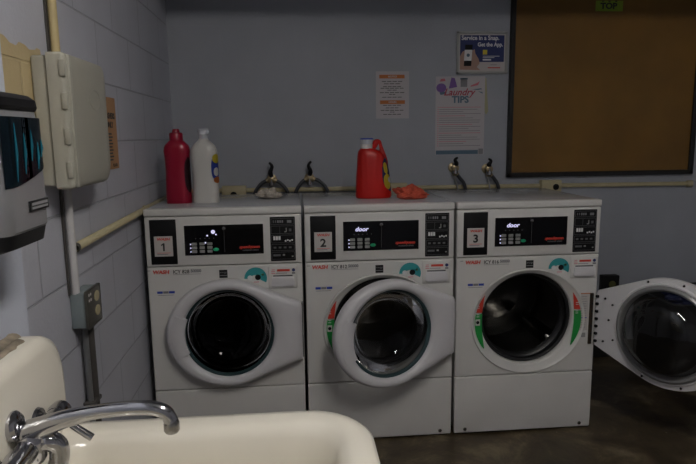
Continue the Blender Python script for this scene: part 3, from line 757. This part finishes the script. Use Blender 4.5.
t = thing('framed_sign', 'small framed sign reading Service in a Snap with a hand holding a phone', 'sign', (1.761, YB, 1.895))
w, h = .151, .120
fr = bmesh.new()
for lo, hi in (((-w, -.014, h - .014), (w, 0, h)), ((-w, -.014, -h), (w, 0, -h + .014)), ((-w, -.014, -h), (-w + .014, 0, h)), ((w - .014, -.014, -h), (w, 0, h))): box(fr, lo, hi, .002, 1)
obj('frame', fr, M['tan_frame'], t)
pr = obj('print', B((-w + .01, -.006, -h + .01), (w - .01, -.001, h - .01)), M['paper'], t, False)
bar(pr, -w + .020, -.052, 2 * w - .040, .150, 'navy_ink', -.0068, 'blue_field')
text('sign_text', 'Service in a Snap.', .0345, M['white_ink'], pr, (-.124, -.0075, .072), bold=.0009, sx=.93)
text('sign_text', 'Get the App.', .031, M['white_ink'], pr, (-.028, -.0075, .036), bold=.0009, sx=.92)
bar(pr, .004, -.010, .026, .026, 'yellow_ink', -.0074, 'app_badge')
for z, a in ((-.021, .10), (-.029, .07)): bar(pr, .004, z, a, .003, 'white_ink', -.0074)
bar(pr, .004, -.044, .050, .009, 'white_ink', -.0074, 'store_badge')
bar(pr, .035, -.088, .075, .006, 'red_ink', -.0074); bar(pr, .05, -.070, .04, .003, 'grey_ink', -.0074)
hand = [(-.131, -.095), (-.131, -.02), (-.118, .005), (-.108, .01), (-.06, .012), (-.045, .02), (-.040, -.005), (-.020, -.035), (-.014, -.060), (-.030, -.080), (-.010, -.098)]
flat([(x, -.0072, z) for x, z in hand], .0003, 1, 'hand_picture', M['skin_print'], pr)
flat([(x, -.0078, z) for x, z in ((-.108, -.075), (-.064, -.075), (-.057, .045), (-.101, .045))], .0004, 1, 'phone_picture', M['plastic_dark'], pr)
flat([(x, -.0083, z) for x, z in ((-.108, -.045), (-.063, -.045), (-.059, .016), (-.104, .016))], .0003, 1, 'phone_screen', M['white_ink'], pr)
flat([(-.083 + .010 * math.cos(a * PI / 5), -.0087, -.014 + .010 * math.sin(a * PI / 5)) for a in range(10)], .0003, 1, 'screen_icon', M['slate_ink'], pr)

t, s, w, h = page('poster', 'tall Laundry TIPS poster with coloured garment pictures on the back wall', 'poster', 1.490, 1.785, 1.308, 1.762, M['poster_paper'])
text('poster_title', 'Laundry', .056, M['rose_ink'], t, (-.010, -.0018, h - .108), align='CENTER', shear=.35, bold=.0010, sx=1.0)
text('poster_title', 'TIPS', .053, M['slate_ink'], t, (.000, -.0018, h - .150), align='CENTER', bold=.0018, sx=1.05)
def poly(pts, m, nm='picture'): flat([(x, -.0017, z) for x, z in pts], .0003, 1, nm, M[m], t)
poly([(-.115 + .030 * math.cos(k * PI / 8), h - .065 + .026 * math.sin(k * PI / 8)) for k in range(16)], 'purple_ink', 'basket_picture')
poly([(-.120, h - .105), (-.085, h - .100), (-.082, h - .085), (-.125, h - .090)], 'slate_ink', 'basket_picture')
poly([(-.070, h - .070), (-.020, h - .060), (-.035, h - .010), (-.055, h - .006)], 'purple_ink', 'iron_picture')
poly([(-.125, h - .030), (-.090, h - .026), (-.095, h - .012), (-.118, h - .014)], 'poster_paper' if False else 'pink_ink', 'soap_picture')
poly([(0, h - .060), (.040, h - .060), (.040, h - .012), (0, h - .012)], 'grey_ink', 'washer_picture')
poly([(-.002, h - .018), (.042, h - .018), (.042, h - .009), (-.002, h - .009)], 'slate_ink', 'washer_picture')
poly([(.060, h - .060), (.105, h - .050), (.115, h - .028), (.098, h - .038), (.062, h - .052)], 'pink_ink', 'brush_picture')
poly([(.070, h - .075), (.125, h - .068), (.128, h - .074), (.105, h - .078)], 'slate_ink', 'hanger_picture'); poly([(.105, h - .085), (.135, h - .100), (.125, h - .072), (.130, h - .090)], 'slate_ink', 'hanger_picture')
poly([(-w + .004, -h + .002), (w - .035, -h + .002), (w - .035, -h + .026), (-w + .004, -h + .026)], 'slate_ink', 'footer_bar')
poly([(w - .032, -h + .002), (w - .004, -h + .002), (w - .004, -h + .034), (w - .032, -h + .034)], 'grey_ink', 'footer_mark')
z = h - .178; k = 0
while z > -h + .045:
    ln = random.uniform(.13, .25) if k % 3 else .25
    bar(t, -w + .012, z, .006, .004, 'pink_ink', -.0017); bar(t, -w + .022, z, ln, .0028, 'grey_ink' if k % 4 else 'pink_ink', -.0017); z -= .0125; k += 1
o = obj('paper_strip', B((1.776, YB - .0015, 1.545), (1.796, YB - .0002, 1.752)), M['manila'], None, False); o.rotation_euler = (0, 0, 0)
bm = bmesh.new(); loft(bm, [[(x, YB - .0003 - dy, z) for x, z in ((1.783, 1.752), (1.792, 1.752), (1.808, 1.560), (1.795, 1.540), (1.786, 1.556))] for dy in (0, .0002)])
bpy.data.objects.remove(o)
tag(obj('paper_strip', bm, M['manila'], None, False), 'narrow yellowed paper edge showing behind the right side of the laundry tips poster', 'paper')

t = thing('notice_board', 'large brown notice board in a black frame on the back wall', 'notice board', (2.505, YB, 1.80))
x0, x1, z0, z1 = 1.925 - 2.505, 3.105 - 2.505, 1.168 - 1.80, 2.30 - 1.80 - .115
z1 = 2.187 - 1.80 + 0.0
z1 = .495
bm = bmesh.new(); f = .027
for lo, hi in (((x0, -.03, z1 - f), (x1, -.0005, z1)), ((x0, -.03, z0), (x1, -.0005, z0 + f)), ((x0, -.03, z0), (x0 + f, -.0005, z1)), ((x1 - f, -.03, z0), (x1, -.0005, z1))): box(bm, lo, hi, .003, 1)
obj('frame', bm, M['black_frame'], t)
obj('board', B((x0 + .01, -.012, z0 + .01), (x1 - .01, -.002, z1 - .01)), M['cork'], t, False)
t2 = thing('label', 'yellow-green label printed TOP near the upper edge of the brown board', 'label', (2.515, YB - .0125, 2.165))
obj('sheet', B((-.083, -.0012, -.036), (.083, 0, .0225)), M['lime'], t2, False)
text('label_text', 'TOP', .046, M['ink'], t2, (-.004, -.0016, -.022), align='CENTER', bold=.002, sx=1.12)
for xx in (-.047, -.008, .033): flat([(xx, -.0016, .0165), (xx + .014, -.0016, .0165), (xx + .012, -.0016, .0225), (xx + .002, -.0016, .0225)], .0003, 1, 'label_mark', M['ink'], t2)

# lower right of the back wall
t = thing('floor_receptacle', 'small dark box with a dull yellow-green centre, low on the wall beside machine 3', 'outlet', (2.605, YB, .483))
obj('box', B((-.052, -.05, -.068), (.055, -.001, .062), .004, 2), M['plastic_dark'], t)
bm = bmesh.new(); lathe_y(bm, [(.022, -.050), (.021, -.056), (.001, -.057)], .008, .008, 20, True); obj('plug_face', bm, mat('olive_plastic', (.10, .10, .03), .5), t)
t = thing('storage_bin', 'black storage bin behind the open door of machine 3', 'bin', (3.22, .63, 0))
bm = bmesh.new()
def rr(w, d, r, z, n=6):
    out = []
    for sx, sy, a0 in ((1, 1, 0), (-1, 1, 90), (-1, -1, 180), (1, -1, 270)):
        for k in range(n + 1):
            a = math.radians(a0 + 90 * k / n); out.append((sx * (w - r) + r * math.cos(a), sy * (d - r) + r * math.sin(a), z))
    return out
loft(bm, [rr(.46, .21, .04, .0), rr(.48, .225, .045, .44), rr(.505, .245, .05, .445), rr(.505, .245, .05, .478), rr(.48, .225, .045, .48), rr(.46, .21, .045, .44), rr(.44, .19, .04, .03)])
obj('bin_body', bm, M['bin_black'], t)
bm = bmesh.new(); bmesh.ops.create_icosphere(bm, subdivisions=5, radius=1)
for v in bm.verts:
    p = v.co.copy(); q = p * 2.2 + Vector((5, 1, 2)); d = 1 + .35 * noise.noise(q) + .2 * noise.noise(q * 2.4)
    v.co = Vector((p.x * .30 * d, p.y * .14 * d, p.z * .075 * d))
o = obj('plastic_bag', bm, M['blue_bag'], None, True, 180); o.location = (3.14, .62, .452); tag(o, 'crumpled dark blue plastic bag lying in the black bin behind the open door', 'bag')

# ------------------------------------------------------------------ left wall things
def cyl(name, a, b, r, m, parent=None, n=20):
    bm = bmesh.new(); tube(bm, [a, b], r, n); return obj(name, bm, m, parent)
t = thing('vertical_conduit', 'yellowed vertical conduit rising from the wall enclosure to the ceiling', 'conduit', (XW, -.792, 1.66))
cyl('conduit_tube', (.016, 0, -.01), (.016, 0, ZC - 1.662), .0125, M['yellow_conduit'], t)
obj('dark_strip', B((0.0005, -.021, -.01), (.006, -.012, ZC - 1.662)), M['pipe_dark'], t, False)  # narrow dark strip along the wall beside the conduit
t = thing('vertical_conduit', 'pale painted conduit dropping from the wall enclosure to the grey outlet box', 'conduit', (XW, -.800, 1.30))
cyl('conduit_tube', (.016, 0, .0), (.016, 0, -.335), .0125, M['cream_pale'], t)
cyl('side_cable', (.005, -.020, .0), (.005, -.020, -.335), .004, M['pipe_dark'], t, 10)
# enclosure
t = thing('wall_enclosure', 'grey-beige plastic utility enclosure with rounded cover on the left block wall', 'electrical box', (XW, -.772, 1.297)); t.scale.y = 1.07
obj('back_case', B((.0005, -.155, .004), (.044, .155, .350), .008, 3), M['enclosure'], t)
bm = bmesh.new()
rings = []
def rrz(x, inset, bow=0):
    out = []; y0, y1, z0, z1 = -.162 + inset, .160 - inset, -.004 + inset, .358 - inset
    for (cy, cz, a0, r) in ((y1, z1, 0, .03), (y0, z1, 90, .008), (y0, z0, 180, .008), (y1, z0, 270, .055)):
        sy = 1 if cy > 0 else -1; sz = 1 if cz > .1 else -1
        for k in range(7):
            a = math.radians(a0 + 90 * k / 6); out.append((x, cy - sy * r + r * math.cos(a), cz - sz * r + r * math.sin(a)))
    return out
for x, i in ((.044, 0), (.080, 0), (.088, .004), (.092, .012), (.095, .035), (.096, .06)): rings.append(rrz(x, i))
loft(bm, rings); cv = obj('cover', bm, M['enclosure'], t, True, 50)
bm = bmesh.new(); box(bm, (.088, -.150, .0), (.0985, -.132, .352), .003, 2); obj('cover_rib', bm, M['enclosure'], cv)
for z in (.318, .232, .140, .050):
    obj('latch', B((.076, -.166, z - .024), (.0925, -.158, z + .020), .003, 2), M['enclosure'], t)
bm = bmesh.new(); loft(bm, [[(x, .035 + .045 * s_ * math.cos(2 * PI * k / 24), .245 + .030 * s_ * math.sin(2 * PI * k / 24)) for k in range(24)] for x, s_ in ((.0955, 1.05), (.0975, 1.0), (.0975, .92), (.0958, .88))], True, False, True); obj('embossed_oval', bm, M['enclosure'], cv)
# notice on left wall
t = thing('wall_notice', 'orange-tan paper notice on the left block wall just past the enclosure', 'notice', (XW, -.305, 1.447))
obj('sheet', B((.0004, -.105, -.133), (.0018, .105, .133)), M['kraft'], t, False)
rot_l = (PI / 2, 0, PI / 2)
text('notice_text', 'WASHERS', .030, M['ink'], t, (.0021, .020, .055), rot_l, align='CENTER', bold=.001)
text('notice_text', 'ONLY', .030, M['ink'], t, (.0021, .020, .022), rot_l, align='CENTER', bold=.001)
for k in range(9):
    z = -.005 - k * .012; a = -.06 + .01 * (k % 3); b_ = .035 + .01 * (k % 2)
    bm = bmesh.new(); box(bm, (.0017, a, z), (.0021, b_, z + .006)); obj('notice_line', bm, M['ink'], t, False)
text('notice_text', 'PLEASE', .018, M['ink'], t, (.0021, .055, -.125), rot_l, align='CENTER')
# horizontal pipe
t = thing('horizontal_conduit', 'cream pipe with an open end running along the left wall to the corner', 'conduit', (XW - .0145, -.775, 1.102))
bm = bmesh.new(); tube(bm, [(.030, 0, 0), (.030, .770 + YB - .025, .022)], .0135, 20, False); 
o = obj('pipe', bm, M['cream'], t); md = o.modifiers.new('wall', 'SOLIDIFY'); md.thickness = .003; md.offset = -1
cyl('dark_hollow', (.030, .004, 0), (.030, .10, .0015), .0103, M['ink'], t)  # black plug paints the shade inside the open pipe end
bm = bmesh.new(); tube(bm, [(.030, -.004, 0), (.030, .010, 0)], .0155, 20, False); o = obj('end_collar', bm, M['plate_brown'], t); md = o.modifiers.new('wall', 'SOLIDIFY'); md.thickness = .003; md.offset = -1
for y in (.9, 1.2): obj('pipe_strap', B((.015, y - .01, -.018), (.0435, y + .01, .026), .002, 1), M['cream'], t)
# outlet box
t = thing('outlet_box', 'blue-grey steel outlet box with a duplex receptacle on the left wall', 'outlet', (XW, -.752, .858))
obj('box', B((.0005, -.060, .0), (.044, .060, .110), .004, 2), M['box_grey'], t)
pl = obj('cover_plate', B((.0442, -.064, -.005), (.0525, .064, .115), .008, 3), M['plate_brown'], t)
for z in (.082, .036):
    bm = bmesh.new(); loft(bm, [[(x, .022 + .021 * math.cos(2 * PI * k / 24), z + .0165 * math.sin(2 * PI * k / 24)) for k in range(24)] for x in (.050, .0545)]); obj('receptacle', bm, M['cream'], pl)
for y in (-.045, -.030):
    for z in (.100, .083): 
        bm = bmesh.new(); loft(bm, [[(x, y + .0045 * math.cos(2 * PI * k / 12), z + .0045 * math.sin(2 * PI * k / 12)) for k in range(12)] for x in (.051, .0535)]); obj('screw', bm, M['paper'], pl)
t = thing('lower_conduit', 'grey and dark pipes side by side running down from the outlet box', 'conduit', (XW, -.742, .850))
cyl('grey_pipe', (.020, -.022, 0), (.020, -.018, -.85), .009, M['pipe_grey'], t)
cyl('dark_pipe', (.022, .010, 0), (.022, .014, -.85), .0145, M['pipe_dark'], t)
obj('pipe_clip', B((.0005, -.036, -.26), (.038, .032, -.245), .003, 1), M['pipe_dark'], t)

# soap dispenser on the pier
t = thing('soap_dispenser', 'silver-grey soap dispenser with a dark teal window on the pier above the sink', 'soap dispenser', (.12, -1.603, 1.258))
W2 = .082
def dring(z, depth, w=W2, x0=.0, n=24, e=7.0):
    pts = [(x0, -w, z)]
    for k in range(n + 1):
        a = PI - PI * k / n; c, s_ = math.cos(a), math.sin(a)
        pts.append((x0 + depth * (s_ ** (2 / e) if s_ > 0 else 0) , w * -math.copysign(abs(c) ** (2 / e), c) * -1, z))
    pts.append((x0, w, z)); return pts
def dshell(levels): 
    bm = bmesh.new(); loft(bm, [dring(*l) for l in levels]); return bm
obj('base', dshell([(-.004, .05), (-.008, .075), (-.002, .094), (.022, .100), (.024, .096)]), M['plastic_dark'], t)
obj('back_plate', B((.0005, -W2 - .006, -.004), (.03, W2 + .006, .250), .006, 2), M['plastic_dark'], t)
fc = obj('front_cover', dshell([(.022, .100), (.026, .103), (.09, .104), (.18, .101), (.214, .098), (.218, .095)]), M['disp_grey'], t)
obj('top_cap', dshell([(.216, .099), (.222, .103), (.234, .101), (.242, .090), (.246, .070), (.247, .04)]), M['plastic_dark'], t)
# window: follows the cover, slanted lower edge
bm = bmesh.new(); secs = []
def face_pt(yf, off):   # yf -1..1 along the width
    e = 7.0; c = yf; s_ = (1 - abs(c) ** e) ** (1 / e); return (.1025 * s_ + off, yf * W2)
cols = 12
for q in range(6):
    row = []
    for k in range(cols + 1):
        yf = -.88 + 1.72 * k / cols; zb = .095 + .028 * (k / cols) ** 1.5 + (.0); zt = .205
        z = zb + (zt - zb) * q / 5; x, yv = face_pt(yf, .003); row.append((x, yv, z))
    secs.append(row)
loft(bm, secs, False, False, False); bmesh.ops.solidify(bm, geom=bm.faces[:], thickness=.0015); wn = obj('window', bm, mat('dark_window', (.006, .014, .022), .12), fc)
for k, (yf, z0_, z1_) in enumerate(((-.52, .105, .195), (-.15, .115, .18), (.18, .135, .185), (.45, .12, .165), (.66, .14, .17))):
    x, yv = face_pt(yf, .0046); bm = bmesh.new(); tube(bm, [(x - .0015, yv - .002, z0_), (x - .0005, yv, (z0_ + z1_) / 2), (x - .0015, yv + .002, z1_)], [.0008, .0026, .0008], 8); obj('teal_gleam', bm, M['teal_glow'], wn)  # gleams on the window modelled as thin teal slivers
x, yv = face_pt(.3, .0025); nb = obj('name_plate', B((.1015, -.012, .053), (.1065, .062, .070), .001, 1), M['plastic_dark'], fc)
for z_, h_ in ((.0565, .0035), (.0625, .0045)): obj('plate_line', B((.1063, -.006, z_), (.1069, .056, z_ + h_)), M['grey_ink'], nb, False)

# ------------------------------------------------------------------ sink
SX0, SX1, SY0, SY1, RZ = .122, .797, -2.12, -1.424, .852
t = thing('utility_sink', 'cream porcelain utility sink with high backsplash on the left pier', 'sink', (0, 0, 0))
def rrect(x0, x1, y0, y1, r, z, n=8, rl=None):
    out = []; rl = r if rl is None else rl
    for (cx, cy, a0, q, sx, sy) in ((x1, y1, 0, r, 1, 1), (x0, y1, 90, rl, -1, 1), (x0, y0, 180, rl, -1, -1), (x1, y0, 270, r, 1, -1)):
        for k in range(n + 1):
            a = math.radians(a0 + 90 * k / n); out.append((cx - sx * q + q * math.cos(a), cy - sy * q + q * math.sin(a), z))
    return out
bm = bmesh.new()
xb = .165
def R_(i, r, z, rl=.03, li=None): return rrect(xb - .04 + (li if li is not None else 0), SX1 - i, SY0 + i, SY1 - i, r, z, 8, rl)
rings = [R_(.09, .07, .56), R_(.035, .10, .62), R_(.020, .115, .76), R_(.010, .125, .80), R_(.002, .13, .815), R_(0, .13, .832), R_(.003, .128, .849), R_(.012, .122, .857), R_(.030, .11, .860), R_(.050, .095, .858)]
def Q(i, r, z, rl): return rrect(xb + .035 + max(0, i - .066) * .6, SX1 - i, SY0 + i, SY1 - i, r, z, 8, rl)
rings += [Q(.066, .08, .852, .06), Q(.076, .075, .832, .06), Q(.083, .072, .80, .06), Q(.095, .07, .70, .06), Q(.115, .07, .63, .06), Q(.15, .06, .605, .05), Q(.25, .04, .598, .03)]
loft(bm, rings, True, True, True); obj('basin', bm, M['porcelain'], t, True, 60)
# backsplash with rounded corners
bm = bmesh.new()
def prof_y(x, ins):
    y0, y1, z0, z1, r = SY0 + ins, SY1 - ins, .845, 1.066 - ins, .095
    out = [(x, y1, z0)]
    for k in range(9): a = PI / 2 * k / 8; out.append((x, y1 - r + r * math.cos(a), z1 - r + r * math.sin(a)))
    for k in range(9): a = PI / 2 + PI / 2 * k / 8; out.append((x, y0 + r + r * math.cos(a), z1 - r + r * math.sin(a)))
    out.append((x, y0, z0)); return out
loft(bm, [prof_y(.1215, 0), prof_y(.166, 0), prof_y(.177, .004), prof_y(.183, .013), prof_y(.185, .024)])
obj('backsplash', bm, M['porcelain'], t, True, 50)
n = 70
for x0_, r0_, zz, seed, st_ in ((.127, .013, 1.067, 1, .085), (.150, .008, 1.066, 5, .115)):
    bm = bmesh.new(); rg = []
    for k in range(n):
        y = SY1 - st_ - (SY1 - SY0 - .2) * k / (n - 1); rr_ = r0_ + .008 * noise.noise(Vector((y * 22, seed, 3)))
        rg.append([(max(.1205, x0_ + (rr_ + .004 * noise.noise(Vector((y * 60, j, seed)))) * math.cos(2 * PI * j / 12) * 1.2), y, zz + rr_ * .6 * math.sin(2 * PI * j / 12) + .003 * noise.noise(Vector((y * 14, 9, seed)))) for j in range(12)])
    loft(bm, rg); obj('caulk_bead', bm, M['caulk'], t)
bm = bmesh.new(); lathe_z(bm, [(.035, .5985), (.034, .602), (.02, .601), (.001, .6)], .48, -1.78, 24); obj('drain', bm, M['chrome_dull'], t)
for (lx, ly) in ((.70, SY1 - .12), (.70, SY0 + .12)):
    bm = bmesh.new(); tube(bm, [(lx, ly, 0), (lx, ly, .62)], .019, 18); obj('leg', bm, M['pipe_grey'], t)

# faucet
t = thing('faucet', 'chrome wall-mounted faucet with long curved spout over the sink', 'faucet', (.1855, -1.66, .945)); t.scale.x = .965
def F(p): return p
bm = bmesh.new(); tube(bm, [(.024, -.11, -.018), (.024, -.05, -.018), (.024, .05, -.018), (.024, .11, -.018)], [.017, .020, .020, .017], 20); obj('mixer_body', bm, M['chrome'], t)
for s_ in (-1, 1):
    bm = bmesh.new(); tube(bm, [(-.001, s_ * .085, -.018), (.005, s_ * .085, -.018), (.006, s_ * .085, -.018), (.024, s_ * .085, -.018)], [.028, .026, .015, .016], 20); obj('wall_flange', bm, M['chrome'], t)
bm = bmesh.new(); tube(bm, [(.026, 0, -.045), (.026, 0, -.036), (.026, 0, -.004), (.026, 0, .008)], [.019, .024, .024, .018], 24); obj('spout_hub', bm, M['chrome'], t)
bm = bmesh.new(); P = curve_pts([(.012, 0, .004), (.045, 0, .015), (.09, 0, .028), (.14, 0, .037), (.195, 0, .040), (.232, 0, .038), (.254, 0, .029), (.262, 0, .013)], 6)
rs = [max(.0122, .0205 - .0085 * min(1, i / 18)) for i in range(len(P))]; rs[-1] = .0125
rs[0] = .013
tube(bm, P, rs, 22); sp = obj('spout', bm, M['chrome'], t, True, 60)
bm = bmesh.new(); tube(bm, [(.262, 0, .016), (.262, 0, .010), (.262, 0, -.002), (.262, 0, -.006)], [.0115, .0135, .0135, .011], 20); obj('aerator', bm, M['chrome_dull'], sp)
for s_ in (-1, 1):
    c = Vector((.024, s_ * .105, -.018))
    bm = bmesh.new(); tube(bm, [c, c + Vector((0, s_ * .012, 0)), c + Vector((0, s_ * .028, 0)), c + Vector((0, s_ * .034, 0))], [.018, .021, .020, .012], 20); hd = obj('valve_handle', bm, M['chrome'], t)
bm = bmesh.new(); tube(bm, [(.066, .030, .014), (.108, .030, -.018), (.116, .030, -.024)], [.0055, .0068, .0066], 16); obj('diverter_lever', bm, M['chrome'], t)
bm = bmesh.new(); tube(bm, [(-.001, -.004, .020), (.007, -.004, .021), (.012, -.004, .022), (.014, -.004, .022)], [.025, .025, .020, .010], 24); obj('escutcheon', bm, M['chrome'], t)
bm = bmesh.new(); tube(bm, curve_pts([(.030, .004, -.020), (.052, .004, -.012), (.066, .010, -.028), (.062, .006, -.060), (.040, 0, -.088), (.012, 0, -.098)], 6), .0165, 20); obj('supply_elbow', bm, M['chrome'], t)

# ------------------------------------------------------------------ light and camera
w = bpy.data.worlds.new('world'); SC.world = w; w.use_nodes = True
w.node_tree.nodes['Background'].inputs[0].default_value = (.5, .55, .7, 1); w.node_tree.nodes['Background'].inputs[1].default_value = .0

cam = bpy.data.cameras.new('camera'); co = bpy.data.objects.new('camera', cam); COL.objects.link(co); SC.camera = co
cam.sensor_width = 36; cam.lens = 36 * 597.51 / 696; cam.clip_start = .02
ya, pi_, ro = .0874, -.1597, -.0125
f_ = Vector((math.sin(ya) * math.cos(pi_), math.cos(ya) * math.cos(pi_), math.sin(pi_))); r_ = Vector((math.cos(ya), -math.sin(ya), 0)); u_ = r_.cross(f_)
r2 = r_ * math.cos(ro) + u_ * math.sin(ro); u2 = -r_ * math.sin(ro) + u_ * math.cos(ro)
mm = Matrix((r2, u2, -f_)).transposed().to_4x4(); mm.translation = Vector((.6554, -2.6226, 1.4273)); co.matrix_world = mm

SC.view_settings.view_transform = 'Standard'; SC.view_settings.look = 'None'; SC.view_settings.gamma = 1; SC.view_settings.use_curve_mapping = False
SC.view_settings.exposure = 0.0
